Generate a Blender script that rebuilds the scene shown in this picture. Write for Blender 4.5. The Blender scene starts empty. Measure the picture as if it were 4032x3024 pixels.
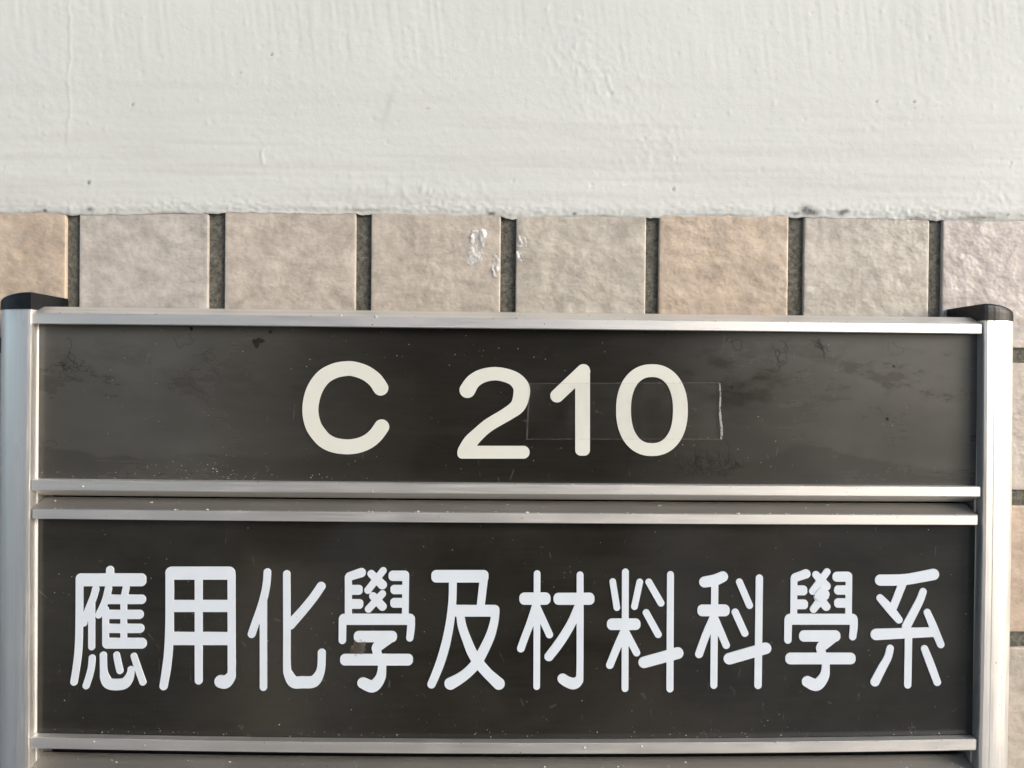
import bpy, bmesh, math, random
import numpy as np
from mathutils import Matrix, Vector

random.seed(7)
rng = np.random.RandomState(11)
SC = bpy.context.scene
COL = SC.collection
MM = 0.001

# ------------------------------------------------------------------ camera, world, sun, exposure
PITCH, YAW, ROLL = -0.00719, -0.01532, -0.00929
FPX, CX, CY, DIST = 3028.0, 2016.0, 1512.0, 266.0      # focal length in photo pixels, wall distance in mm
Rx = Matrix.Rotation(PITCH, 3, 'X'); Rz = Matrix.Rotation(YAW, 3, 'Z'); Ry = Matrix.Rotation(ROLL, 3, 'Y')
ROT = Rz @ Rx @ Ry
cam = bpy.data.cameras.new("camera")
cam.sensor_width = 36.0; cam.lens = FPX / 4032 * 36.0
cam.clip_start = 0.01; cam.clip_end = 2000
camo = bpy.data.objects.new("camera", cam); COL.objects.link(camo)
camo.matrix_world = Matrix.Translation((0, -DIST * MM, 0)) @ (ROT @ Matrix.Rotation(math.radians(90), 3, 'X')).to_4x4()
SC.camera = camo

SUN_ELEV, SUN_AZ = math.radians(22), math.radians(64)    # azimuth measured from the wall's normal to the right
sdir = Vector((math.sin(SUN_AZ) * math.cos(SUN_ELEV), -math.cos(SUN_AZ) * math.cos(SUN_ELEV), math.sin(SUN_ELEV)))
w = bpy.data.worlds.new("World"); SC.world = w; w.use_nodes = True
nt = w.node_tree; nt.nodes.clear()
sky = nt.nodes.new('ShaderNodeTexSky'); sky.sky_type = 'NISHITA'; sky.sun_disc = False
sky.sun_elevation = SUN_ELEV
sky.sun_rotation = math.atan2(sdir.x, sdir.y)
sky.air_density = 1.0; sky.dust_density = 1.9; sky.ozone_density = 1.5
bg = nt.nodes.new('ShaderNodeBackground'); bg.inputs[1].default_value = 0.13
wo = nt.nodes.new('ShaderNodeOutputWorld')
nt.links.new(sky.outputs[0], bg.inputs[0]); nt.links.new(bg.outputs[0], wo.inputs[0])
sl = bpy.data.lights.new("sun", 'SUN'); sl.energy = 1.4; sl.angle = math.radians(34); sl.color = (1.0, 0.992, 0.98)
so = bpy.data.objects.new("sun", sl); COL.objects.link(so)
so.rotation_euler = (-sdir).to_track_quat('-Z', 'Y').to_euler()
so.location = sdir * 3
SC.view_settings.view_transform = 'Standard'; SC.view_settings.look = 'None'
SC.view_settings.exposure = 1.10; SC.view_settings.gamma = 1.0

# ------------------------------------------------------------------ helpers
def P(px, py, depth=0.0):
    """point in mm on the plane `depth` mm in front of the tile face that the photo shows at (px, py)"""
    d = ROT @ Vector(((px - CX) / FPX, 1.0, -(py - CY) / FPX))
    k = (DIST - depth) / d.y
    return Vector((d.x * k, -depth, d.z * k))

def mesh_obj(name, verts, faces, mat, parent=None, smooth=False, matidx=None):
    me = bpy.data.meshes.new(name)
    me.from_pydata([(v[0] * MM, v[1] * MM, v[2] * MM) for v in verts], [], faces)
    for m in (mat if isinstance(mat, (list, tuple)) else [mat]): me.materials.append(m)
    if matidx is not None: me.polygons.foreach_set('material_index', matidx)
    if smooth: me.polygons.foreach_set('use_smooth', [True] * len(me.polygons))
    me.update()
    o = bpy.data.objects.new(name, me); COL.objects.link(o)
    if parent is not None: o.parent = parent
    return o

def fix_normals(o):
    bm = bmesh.new(); bm.from_mesh(o.data)
    bmesh.ops.recalc_face_normals(bm, faces=bm.faces)
    bm.to_mesh(o.data); bm.free()

def tag(o, label=None, cat=None, group=None, kind=None):
    if label: o['label'] = label
    if cat: o['category'] = cat
    if group: o['group'] = group
    if kind: o['kind'] = kind
    return o

class NT:
    def __init__(s, name):
        s.m = bpy.data.materials.new(name); s.m.use_nodes = True; s.t = s.m.node_tree
        s.b = s.t.nodes['Principled BSDF']; s.out = s.t.nodes['Material Output']
        s._geo = None
    def n(s, typ, **kw):
        nd = s.t.nodes.new(typ)
        for k, v in kw.items(): setattr(nd, k, v)
        return nd
    def l(s, a, b): s.t.links.new(a, b)
    def geo(s):
        if s._geo is None: s._geo = s.n('ShaderNodeNewGeometry').outputs['Position']
        return s._geo
    def vec(s, scale=(1, 1, 1), off=(0, 0, 0)):
        m = s.n('ShaderNodeMapping'); m.inputs['Scale'].default_value = scale; m.inputs['Location'].default_value = off
        s.l(s.geo(), m.inputs['Vector']); return m.outputs[0]
    def noise(s, scale, detail=4, rough=.55, stretch=(1, 1, 1), off=(0, 0, 0), dist=0):
        nd = s.n('ShaderNodeTexNoise'); nd.inputs['Scale'].default_value = scale
        nd.inputs['Detail'].default_value = detail; nd.inputs['Roughness'].default_value = rough
        nd.inputs['Distortion'].default_value = dist
        s.l(s.vec(stretch, off), nd.inputs['Vector']); return nd.outputs['Fac']
    def voro(s, scale, stretch=(1, 1, 1), off=(0, 0, 0), feat='F1'):
        nd = s.n('ShaderNodeTexVoronoi', feature=feat); nd.inputs['Scale'].default_value = scale
        s.l(s.vec(stretch, off), nd.inputs['Vector']); return nd
    def ramp(s, f, a, b, va=0.0, vb=1.0):
        nd = s.n('ShaderNodeMapRange'); nd.clamp = True
        for i, v in enumerate((a, b, va, vb)): nd.inputs[i + 1].default_value = v
        s.l(f, nd.inputs[0]); return nd.outputs[0]
    def math(s, op, a, b=None):
        nd = s.n('ShaderNodeMath', operation=op)
        for i, v in enumerate((a, b)):
            if v is None: continue
            if isinstance(v, (int, float)): nd.inputs[i].default_value = v
            else: s.l(v, nd.inputs[i])
        return nd.outputs[0]
    def mix(s, f, a, b, mode='MIX'):
        nd = s.n('ShaderNodeMix', data_type='RGBA', blend_type=mode)
        for sock, v in ((nd.inputs[0], f), (nd.inputs[6], a), (nd.inputs[7], b)):
            if isinstance(v, (int, float)): sock.default_value = v
            elif isinstance(v, tuple): sock.default_value = (*v, 1) if len(v) == 3 else v
            else: s.l(v, sock)
        return nd.outputs[2]
    def bump(s, h, dist, strength=1.0, prev=None):
        nd = s.n('ShaderNodeBump'); nd.inputs['Distance'].default_value = dist; nd.inputs['Strength'].default_value = strength
        s.l(h, nd.inputs['Height'])
        if prev is not None: s.l(prev, nd.inputs['Normal'])
        return nd.outputs[0]
    def set(s, **kw):
        for k, v in kw.items():
            sock = s.b.inputs[k.replace('_', ' ')]
            if isinstance(v, (int, float)): sock.default_value = v
            elif isinstance(v, tuple): sock.default_value = (*v, 1) if len(v) == 3 else v
            else: s.l(v, sock)
        return s

# ------------------------------------------------------------------ materials
def mat_plaster():
    s = NT('white_plaster_paint')
    big = s.noise(9, 3, .5)
    col = s.mix(s.ramp(big, .3, .7), (.685, .705, .68), (.75, .772, .752))
    streak = s.noise(60, 4, .6, (.12, 1, 2.6), (0, 0, 3))
    low = s.n('ShaderNodeSeparateXYZ'); s.l(s.geo(), low.inputs[0])
    lowm = s.ramp(low.outputs[2], .112, .07)
    fac = s.math('MULTIPLY', s.ramp(streak, .46, .70), s.math('MULTIPLY', lowm, .62))
    col = s.mix(fac, col, (.58, .565, .51))
    at = s.n('ShaderNodeAttribute', attribute_name='stain_shade')
    st = s.math('MULTIPLY', at.outputs['Fac'], s.ramp(s.noise(900, 4, .7), .25, .6, .45, 1))
    col = s.mix(st, col, (.085, .085, .078))
    spk = s.voro(170, off=(3, 0, 1))
    spot = s.ramp(spk.outputs['Distance'], .035, .02)
    rnd = s.ramp(s.noise(40, 2, .5, off=(4, 4, 4)), .56, .6)
    col = s.mix(s.math('MULTIPLY', spot, s.math('MULTIPLY', rnd, .6)), col, (.3, .29, .26))
    h = s.noise(1500, 5, .65)
    h2 = s.noise(420, 4, .6, off=(1, 2, 3))
    n = s.bump(h2, .00018, .5); n = s.bump(h, .00007, .6, n)
    s.set(Base_Color=col, Roughness=.62, Normal=n); return s.m

def mat_tile():
    s = NT('glazed_stone_look_tile')
    oi = s.n('ShaderNodeObjectInfo'); base = oi.outputs['Color']
    a = s.noise(85, 6, .6, (1, 1, 1.4), dist=.3); b = s.noise(300, 6, .7, off=(5, 5, 5), dist=.6)
    c = s.noise(1700, 3, .6)
    f = s.math('ADD', s.math('MULTIPLY', a, .55), s.math('ADD', s.math('MULTIPLY', b, .33), s.math('MULTIPLY', c, .12)))
    v = s.ramp(f, .39, .61, .80, 1.34)
    vm = s.n('ShaderNodeVectorMath', operation='SCALE'); s.l(base, vm.inputs[0]); s.l(v, vm.inputs['Scale'])
    col = vm.outputs[0]
    tint = s.ramp(s.noise(110, 4, .6, off=(9, 1, 2)), .42, .66)
    col = s.mix(s.math('MULTIPLY', tint, .30), col, (.50, .42, .36))
    fl = s.ramp(s.noise(230, 6, .75, (1, 1, 1.3), (2, 8, 4), dist=.9), .54, .68)
    col = s.mix(s.math('MULTIPLY', fl, .30), col, (.66, .62, .57))
    rel = s.math('MULTIPLY', s.noise(190, 2, .5, (1, 1, 1.25)), s.ramp(s.noise(28, 2, .5, off=(6, 6, 6)), .3, .7, .55, 1.25))
    n = s.bump(rel, .0013, .55); n = s.bump(s.noise(700, 3, .6), .00016, .5, n)
    s.set(Base_Color=col, Roughness=s.ramp(b, .3, .7, .27, .42), Normal=n, Specular_IOR_Level=.5); return s.m

def mat_grout():
    s = NT('dark_cement_grout')
    a = s.noise(620, 7, .8); b = s.noise(140, 3, .5)
    col = s.mix(s.ramp(a, .38, .64), (.062, .060, .050), (.255, .245, .205))
    col = s.mix(s.ramp(b, .4, .7, 0, .35), col, (.12, .115, .095))
    v = s.voro(700); sp = s.ramp(v.outputs['Distance'], .12, .07)
    col = s.mix(s.math('MULTIPLY', sp, s.ramp(s.noise(90, 2), .55, .6)), col, (.5, .49, .45))
    n = s.bump(a, .0009, .9)
    s.set(Base_Color=col, Roughness=.95, Normal=n); return s.m

def mat_alu(name, vertical, base=(.86, .845, .82), rough=.40):
    s = NT(name)
    st = (1, 1, .02) if vertical else (.02, 1, 1)
    fine = s.noise(2600, 3, .6, st); wide = s.noise(420, 3, .55, st, (2, 2, 2))
    col = s.mix(s.ramp(wide, .3, .7), tuple(c * .90 for c in base), base)
    blot = s.noise(95, 5, .7, (.35, 1, 1) if not vertical else (1, 1, .35), (7, 1, 3))
    col = s.mix(s.ramp(blot, .58, .78, 0, .35), col, (.42, .40, .36))
    v = s.voro(330, off=(1, 3, 2)); sp = s.ramp(v.outputs['Distance'], .09, .05)
    sp = s.math('MULTIPLY', sp, s.ramp(s.noise(60, 2, .5, off=(0, 7, 0)), .56, .62))
    col = s.mix(s.math('MULTIPLY', sp, .8), col, (.10, .095, .09))
    r = s.ramp(fine, .25, .75, rough - .08, rough + .10)
    r2 = s.math('ADD', r, s.math('MULTIPLY', s.ramp(blot, .5, .75), .15))
    n = s.bump(fine, .00006, .5)
    s.set(Base_Color=col, Metallic=.93, Roughness=r2, Normal=n); return s.m

def mat_panel(name, dusty):
    s = NT(name)
    # smoked acrylic: dark body under a hazy, scuffed gloss; film on it carries grime and painted reflections
    fibre = s.noise(900, 4, .65, (.06, 1, 1)); film = s.noise(26, 5, .6, (.8, 1, 1.6), dist=.4)
    film2 = s.noise(210, 6, .65, (.45, 1, 1), (3, 3, 8))
    body = s.mix(s.ramp(fibre, .3, .7), (.0195, .0182, .0150), (.0240, .0226, .0190))
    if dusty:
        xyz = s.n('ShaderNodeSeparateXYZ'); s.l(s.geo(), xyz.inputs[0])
        # film with a wavy lower rim; pale sides and dark middle paint in reflections
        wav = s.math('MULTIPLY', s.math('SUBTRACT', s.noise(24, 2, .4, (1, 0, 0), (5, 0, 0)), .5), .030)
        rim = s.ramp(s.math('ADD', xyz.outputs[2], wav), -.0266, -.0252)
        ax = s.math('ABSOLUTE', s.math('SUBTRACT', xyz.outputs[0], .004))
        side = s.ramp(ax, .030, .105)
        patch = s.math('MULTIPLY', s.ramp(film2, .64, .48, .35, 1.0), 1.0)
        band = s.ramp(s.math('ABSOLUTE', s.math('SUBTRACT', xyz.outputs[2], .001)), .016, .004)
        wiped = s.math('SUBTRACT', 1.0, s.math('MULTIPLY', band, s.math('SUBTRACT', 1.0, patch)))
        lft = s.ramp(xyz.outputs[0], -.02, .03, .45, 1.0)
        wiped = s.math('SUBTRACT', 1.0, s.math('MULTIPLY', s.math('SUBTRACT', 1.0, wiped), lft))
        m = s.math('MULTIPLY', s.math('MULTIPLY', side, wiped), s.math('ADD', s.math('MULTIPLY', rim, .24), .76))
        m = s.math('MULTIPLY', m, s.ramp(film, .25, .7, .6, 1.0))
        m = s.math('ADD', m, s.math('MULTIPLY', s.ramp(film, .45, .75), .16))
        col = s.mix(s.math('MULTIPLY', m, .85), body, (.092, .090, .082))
    else:
        m = s.ramp(film, .36, .72, 0, .55)  # smoky reflection variety painted in as uneven film
        col = s.mix(m, body, (.052, .050, .044))
    v = s.voro(420, off=(1, 3, 2)); sp = s.ramp(v.outputs['Distance'], .085, .05)
    sp = s.math('MULTIPLY', sp, s.ramp(s.noise(45, 3, .6, off=(0, 7, 0)), .52, .62))
    col = s.mix(s.math('MULTIPLY', sp, .75), col, (.42, .42, .40))
    # short wiping scratches
    w1 = s.n('ShaderNodeTexVoronoi', feature='DISTANCE_TO_EDGE'); w1.inputs['Scale'].default_value = 75
    s.l(s.vec((1, 1, .35), (2, 0, 0)), w1.inputs['Vector'])
    sc = s.math('MULTIPLY', s.ramp(w1.outputs['Distance'], .012, .004), s.ramp(s.noise(200, 3, .6, off=(8, 8, 8)), .60, .68))
    col = s.mix(s.math('MULTIPLY', sc, .20), col, (.22, .22, .21))
    r = s.math('ADD', s.ramp(fibre, .2, .8, .075, .115), s.math('MULTIPLY', m, .26))
    s.set(Base_Color=col, Roughness=r, Specular_IOR_Level=.5, Normal=s.bump(fibre, .00002, .35)); return s.m

def mat_vinyl(name, col):
    s = NT(name)
    v = s.voro(260, off=(2, 0, 5)); sp = s.ramp(v.outputs['Distance'], .06, .03)
    sp = s.math('MULTIPLY', sp, s.ramp(s.noise(50, 2, .5, off=(3, 0, 0)), .58, .64))
    c = s.mix(s.ramp(s.noise(120, 4, .6), .35, .7), tuple(k * .955 for k in col), col)
    c = s.mix(s.math('MULTIPLY', sp, .6), c, (.22, .21, .19))
    s.set(Base_Color=c, Roughness=.42); return s.m

def mat_simple(name, col, rough=.5, **kw):
    s = NT(name)
    c = s.mix(s.ramp(s.noise(300, 4, .6), .3, .7), tuple(k * .82 for k in col), tuple(min(1, k * 1.12) for k in col))
    n = s.bump(s.noise(700, 4, .6), .0002, .4)
    s.set(Base_Color=c, Roughness=rough, Normal=n, **kw); return s.m

def mat_film(name, col, opaque_lo, opaque_hi, rough=.25, scale=500):
    """clear or cloudy plastic: part transparent, part glossy/diffuse"""
    s = NT(name)
    f = s.noise(scale, 5, .7, (1, 1, .5), dist=.8)
    tr = s.n('ShaderNodeBsdfTransparent'); mx = s.n('ShaderNodeMixShader')
    s.set(Base_Color=col, Roughness=rough)
    s.l(s.ramp(f, .36, .64, opaque_lo, opaque_hi), mx.inputs[0]); s.l(tr.outputs[0], mx.inputs[1]); s.l(s.b.outputs[0], mx.inputs[2])
    s.l(mx.outputs[0], s.out.inputs[0]); return s.m

M_PLASTER = mat_plaster(); M_TILE = mat_tile(); M_GROUT = mat_grout()
M_POST = mat_alu('brushed_aluminium_post', True, base=(.92, .905, .885), rough=.45)
M_RAIL = mat_alu('brushed_aluminium_rail', False, base=(.92, .90, .87), rough=.50)
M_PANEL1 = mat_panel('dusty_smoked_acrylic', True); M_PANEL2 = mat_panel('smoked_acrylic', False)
M_CREAM = mat_vinyl('cream_vinyl', (.82, .825, .75)); M_WHITE = mat_vinyl('cool_white_vinyl', (.80, .87, .95))
M_CAP = mat_simple('black_plastic', (.007, .009, .012), .38, Specular_IOR_Level=.28)
M_GAP_SHADE = mat_simple('gap_shade_black', (.006, .006, .006), .9)  # black for the sheet that stands in for gap shade
M_TAPE = mat_film('clear_adhesive_tape', (.30, .295, .28), .00, .07, .12, 60)
M_TAPE_EDGE = mat_film('whitened_tape_edge', (.55, .55, .53), .04, .20, .4, 700)
M_TAPE_TEAR = mat_film('torn_tape_edge', (.82, .82, .80), .0, .75, .4, 700)
M_SCRAP = mat_film('cloudy_old_tape', (.86, .85, .83), .10, .92, .28, 420)
M_DUST = mat_simple('pale_dust', (.62, .62, .60), .9)
M_HYPHA = mat_simple('dark_fungus_thread', (.021, .019, .016), .9, Specular_IOR_Level=0.2)
M_GROUND = mat_simple('concrete_ground', (.20, .195, .185), .9)
M_SHADE_GRIME = mat_alu('shaded_grimy_aluminium', False, base=(.40, .385, .36), rough=.6)  # darker metal: shade between the plates painted in, plus grime

# ------------------------------------------------------------------ numpy noise for the plaster relief
def vnoise(x, z, sx, sz, seed):
    r = np.random.RandomState(seed); N = 256
    g = r.rand(N, N)
    u = x / sx + 1000.0; v = z / sz + 1000.0
    iu = np.floor(u).astype(int); iv = np.floor(v).astype(int)
    fu = u - iu; fv = v - iv
    fu = fu * fu * (3 - 2 * fu); fv = fv * fv * (3 - 2 * fv)
    a = g[iu % N, iv % N]; b = g[(iu + 1) % N, iv % N]; c = g[iu % N, (iv + 1) % N]; d = g[(iu + 1) % N, (iv + 1) % N]
    return (a * (1 - fu) + b * fu) * (1 - fv) + (c * (1 - fu) + d * fu) * fv - .5

def sstep(v, a, b):
    t = np.clip((v - a) / (b - a), 0, 1); return t * t * (3 - 2 * t)

SEAM = [(-60, 836), (0, 836), (180, 834), (300, 840), (420, 839), (800, 836), (900, 830), (1180, 836), (1400, 840), (1460, 842), (1700, 843),
        (1960, 845), (2010, 855), (2100, 849), (2500, 850), (2560, 856), (2620, 847), (2900, 847), (3090, 850), (3180, 852), (3300, 853), (3500, 858),
        (3660, 864), (3800, 863), (4032, 867), (4100, 868)]
SX = np.array([P(a, b)[0] for a, b in SEAM]); SZ = np.array([P(a, b)[2] for a, b in SEAM])
def seam_z(x): return np.interp(x, SX, SZ)

# ------------------------------------------------------------------ plaster wall
def build_plaster():
    x0, x1, dx = -200, 200, .52
    xs = np.arange(x0, x1, dx)
    t = np.concatenate([np.linspace(0, 4, 14)[:-1], np.arange(4, 92, .52), [110, 200, 600]])
    X, T = np.meshgrid(xs, t)
    S = seam_z(X) + .38 * vnoise(X, X * 0, 2.1, 1, 1) + .30 * vnoise(X, X * 0, .9, 1, 2) + .45 * vnoise(X, X * 0, 9, 1, 3)
    S = S - .42 - .5 * np.clip(vnoise(X, X * 0, 5, 1, 50), 0, 1)
    for a_, b_ in ((287, 25), (852, 32), (1430, 28), (2000, 30), (2567, 25), (3133, 30), (3684, 25)):      # coat sags into the joints
        S = S - .22 * np.exp(-((X - P(a_, 840).x) / 1.9) ** 2)
    Z = S + T
    rough = np.clip(.75 + 1.3 * vnoise(X, Z, 38, 26, 40) + .6 * vnoise(X, Z, 14, 10, 43), .15, 1.6)
    h = .08 * vnoise(X, Z, 9, 7, 4) + rough * (.040 * vnoise(X, Z, 2.6, 2.4, 5) + .042 * vnoise(X, Z, 1.15, 1.15, 6))
    h += .14 * np.clip(vnoise(X, Z, 1.7, 1.7, 41) - .22, 0, 1) * (1 + 1.5 * vnoise(X, Z, 28, 22, 42))
    h += .8 * vnoise(X, Z, 60, 40, 7)
    # brush ridges above, running down
    w = sstep(Z, 92, 118)
    h += w * .075 * vnoise(X + .12 * Z, Z, 1.25, 16, 8) * (1 + 1.6 * vnoise(X, Z, 30, 25, 9))
    # trowel streaks below, running along
    w = 1 - sstep(Z, 78, 96)
    h += w * .05 * vnoise(X, Z + .01 * X, 45, 1.5, 10) + w * .03 * vnoise(X, Z, 20, .9, 11)
    # rough crumbly rim
    w = 1 - sstep(T, 1.5, 8)
    h += w * (.24 * vnoise(X, Z, 1.1, .9, 12) + .12 * vnoise(X, Z, 2.6, 1.8, 13)) * (1 + 1.2 * vnoise(X, Z, 35, 30, 14))
    def blob(px, py, sx, sz, amp):
        p = P(px, py); return amp * np.exp(-((X - p.x) / sx) ** 2 - ((Z - p.z) / sz) ** 2)
    # lumps where the coat was dabbed on
    for px, py, sx, sz in ((2420, 330, 16, 14), (2600, 600, 12, 12), (1500, 760, 22, 6), (3900, 780, 16, 6), (2250, 200, 12, 12), (1750, 760, 18, 5)):
        h += blob(px, py, sx, sz, 1) * (.22 * np.clip(vnoise(X + .3 * Z, Z, 1.6, 2.6, 15), 0, 1) + .16 * np.clip(vnoise(X, Z, 1.0, 1.3, 16), 0, 1))
    # pits (px, py, size, depth)
    pits = [(1071, 219, .45, .7), (524, 416, .45, .8), (352, 722, .6, 1.0), (948, 290, .35, .4), (555, 347, .3, .3), (757, 356, .3, .3), (930, 338, .4, .3),
            (1265, 347, .4, .3), (1565, 484, .35, .35), (1680, 430, .3, .3), (3191, 58, .4, .5), (3650, 155, .7, .35), (3447, 404, .35, .8), (3593, 405, .35, .8),
            (3597, 430, .3, .6), (3627, 461, .3, .5), (3971, 645, .4, .6), (2648, 748, .5, .8), (2330, 730, .4, .6), (1100, 705, .35, .5), (3164, 474, .5, .3),
            (2536, 548, .4, .6), (2660, 625, .5, .6), (2403, 372, .9, .5), (3315, 226, .35, .35), (2020, 716, .4, .6), (20, 665, .4, .5), (1095, 140, .3, .3),
            (996, 135, .3, .4), (3310, 250, .3, .3), (3700, 470, .25, .4), (2460, 725, .3, .4)]
    for px, py, s, d in pits:
        h -= blob(px, py, s, s, d * .7); h += blob(px + 3, py + 4, s * 2.2, s * 2.0, d * .14)
    r = np.random.RandomState(5)
    for k in range(230):
        px, py = r.uniform(-100, 4132), r.uniform(0, 840); s = r.uniform(.3, .6)
        h += blob(px, py, s, s * r.uniform(.8, 1.6), r.choice([-1, 1, 1]) * r.uniform(.06, .18))
    # hairline cracks
    cz = Z; cx = P(278, 300).x + 1.2 * vnoise(X * 0, Z, 1, 6, 20) + .5 * vnoise(X * 0, Z, 1, 1.6, 21)
    h += .13 * np.exp(-((X - cx) / .38) ** 2) * sstep(Z, P(0, 600).z, P(0, 480).z)
    cx = P(1035, 600).x + .9 * vnoise(X * 0, Z, 1, 2, 22)
    h += .24 * np.exp(-((X - cx) / .3) ** 2) * sstep(Z, P(0, 645).z, P(0, 630).z) * (1 - sstep(Z, P(0, 580).z, P(0, 570).z))
    body = .25 + .75 * sstep(T, -.35, 3.0 + 1.2 * vnoise(X, Z, 12, 9, 33))
    Y = -(body * .75 + h * sstep(T, -.2, 1.0) + .05)
    st = np.zeros_like(X)
    def stain_shade(px, py, rx, rz, a):
        p = P(px, py); return a * np.exp(-((X - p.x) / rx) ** 2 - ((Z - p.z) / rz) ** 2)
    for q in ((3170, 828, 1.8, 1.3, 1.2), (3200, 838, 2.2, 1.0, 1.0), (3312, 840, 1.2, .9, 1.2), (3330, 832, 1.0, .7, .9), (182, 830, .6, .5, 1), (358, 826, .9, .7, 1),
              (3135, 842, 1.2, .6, .8), (1935, 842, 1.2, .5, 1.1), (2262, 842, .7, .5, 1.0), (3600, 858, 3, .5, .7), (3850, 858, 6, .6, .8), (3963, 848, .4, .4, 1),
              (1020, 722, .3, .5, .0), (352, 722, .55, .6, 1.0), (1071, 219, .45, .35, .9), (524, 416, .4, .4, .8), (948, 290, .3, .3, .6), (3447, 404, .35, .35, .9),
              (3593, 405, .35, .35, .9), (3597, 430, .3, .3, .7), (2648, 748, .5, .4, .7), (1685, 430, .8, .35, .35), (1440, 828, 6, .5, .5), (2800, 846, 9, .4, .3)):
        st += stain_shade(*q)  # dirt marks at the seam, darkening in the pits
    st += .55 * (1 - sstep(T, 0.1, .9)) * (vnoise(X, Z, 7, 3, 30) + .5) + .5 * (1 - sstep(T, 0, 1.6)) * np.clip(vnoise(X, Z, 14, 4, 31), 0, 1)  # seam shadow painted in along the rim, mixed with dirt
    g = P(1530, 420)
    st += .14 * np.exp(-(((X - g.x) - .25 * (Z - g.z)) / 1.0) ** 2 - ((Z - g.z) / 6.5) ** 2)
    st = np.clip(st, 0, 1)
    nz, nx = X.shape
    co = np.stack([X, Y, Z], -1).reshape(-1, 3) * MM
    i = np.arange(nz * nx).reshape(nz, nx)
    q = np.stack([i[:-1, :-1], i[:-1, 1:], i[1:, 1:], i[1:, :-1]], -1).reshape(-1, 4)
    me = bpy.data.meshes.new('plaster_wall')
    me.vertices.add(len(co)); me.vertices.foreach_set('co', co.ravel())
    me.loops.add(q.size); me.loops.foreach_set('vertex_index', q.ravel())
    me.polygons.add(len(q)); me.polygons.foreach_set('loop_start', np.arange(len(q)) * 4)
    me.polygons.foreach_set('use_smooth', np.ones(len(q), bool))
    me.update(calc_edges=True)
    at = me.attributes.new('stain_shade', 'FLOAT', 'POINT'); at.data.foreach_set('value', st.ravel().astype(np.float32))
    me.materials.append(M_PLASTER)
    o = bpy.data.objects.new('plaster_wall', me); COL.objects.link(o)
    tag(o, 'rough off-white painted plaster wall above the row of tiles', 'wall')
    return o
build_plaster()

# ------------------------------------------------------------------ tiled wall
def rounded_tile(x0, x1, z0, z1, bulge=.12):
    r = .9; prof = [(0, 6.0), (0, .55), (.07, .28), (.20, .11), (.45, .02), (1.1, -.02)]
    V, F = [], []
    n = 16
    for ins, y in prof:
        rr = max(r - ins, .12)
        for cxx, czz, a0 in ((x1 - r, z1 - r, 0), (x0 + r, z1 - r, 90), (x0 + r, z0 + r, 180), (x1 - r, z0 + r, 270)):
            for k in range(4):
                a = math.radians(a0 + k * 30)
                off = (r - ins) if ins < r else 0
                sh = 0 if ins < r else (ins - r)
                V.append((cxx + math.cos(a) * off - math.copysign(sh, math.cos(math.radians(a0 + 45))),
                          y, czz + math.sin(a) * off - math.copysign(sh, math.sin(math.radians(a0 + 45)))))
    for j in range(len(prof) - 1):
        for k in range(n):
            F.append((j * n + k, (j + 1) * n + k, (j + 1) * n + (k + 1) % n, j * n + (k + 1) % n))
    F.append(tuple((len(prof) - 1) * n + k for k in range(n))[::-1])
    return V, F

wall = mesh_obj('tiled_wall', [(-420, 1.15, -420), (420, 1.15, -420), (420, 1.15, 62), (-420, 1.15, 62), (-420, 30, -420), (420, 30, -420), (420, 30, 62), (-420, 30, 62)],
                [(0, 1, 2, 3), (4, 7, 6, 5), (0, 4, 5, 1), (1, 5, 6, 2), (2, 6, 7, 3), (3, 7, 4, 0)], M_GROUT)
tag(wall, 'wall of square beige stone-look tiles with dark grout behind the sign', 'wall')
edges = [(-230, 260), (311, 820), (884, 1401), (1461, 1971), (2031, 2543), (2594, 3103), (3165, 3659), (3710, 4200)]
cols = []
for a, b in edges: cols.append((P(a, 1020).x, P(b, 1020).x))
lin = lambda c: tuple(((k / 255) / 12.92 if k / 255 <= .04045 else (((k / 255) + .055) / 1.055) ** 2.4) for k in c)
TCOL = [(192, 174, 155), (190, 183, 176), (191, 181, 170), (190, 180, 168), (189, 182, 170), (193, 175, 156), (188, 181, 170), (193, 184, 179)]
rows = [(12.3, None), (-37.4, 7.1), (-87.2, -42.8), (-137.2, -92.6), (-187.2, -142.6)]
RCOL = {(1, 7): (182, 173, 165), (2, 7): (182, 163, 146), (3, 7): (181, 172, 160), (4, 7): (184, 174, 163)}
for ri, (z0, z1) in enumerate(rows):
    for ci, (x0, x1) in enumerate(cols):
        zt = z1 if z1 is not None else min(seam_z(x0 + 3), seam_z(x1 - 3), seam_z((x0 + x1) / 2)) + .45
        j = .10 if ri == 0 else .3
        V, F = rounded_tile(x0, x1, z0, zt)
        dy = random.uniform(-.22, .12); tx = random.uniform(-.003, .003)
        V = [(x, y + dy + (x - x0) * tx, z) for x, y, z in V]
        o = mesh_obj('tile', V, F, M_TILE, wall); fix_normals(o)
        c = TCOL[ci] if ri == 0 else RCOL.get((ri, ci), random.choice(TCOL))
        c = lin(c); o.color = (c[0], c[1], c[2], 1)
# ------------------------------------------------------------------ ground (out of frame, under the wall)
g = mesh_obj('ground', [(-300000, -300000, -1290), (300000, -300000, -1290), (300000, 300000, -1290), (-300000, 300000, -1290)], [(0, 1, 2, 3)], M_GROUND)
tag(g, kind='structure')

# ------------------------------------------------------------------ sign: posts, caps, nameplates
D_POST, D_LIP, D_PANEL, D_BACK = 21.0, 20.3, 17.0, 8.0
sign = bpy.data.objects.new('door_sign', None); COL.objects.link(sign)
sign.empty_display_size = .05
tag(sign, 'silver framed door sign with dark nameplates reading C 210 and ten white Chinese characters', 'sign')
ZBOT = -215.0

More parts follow.
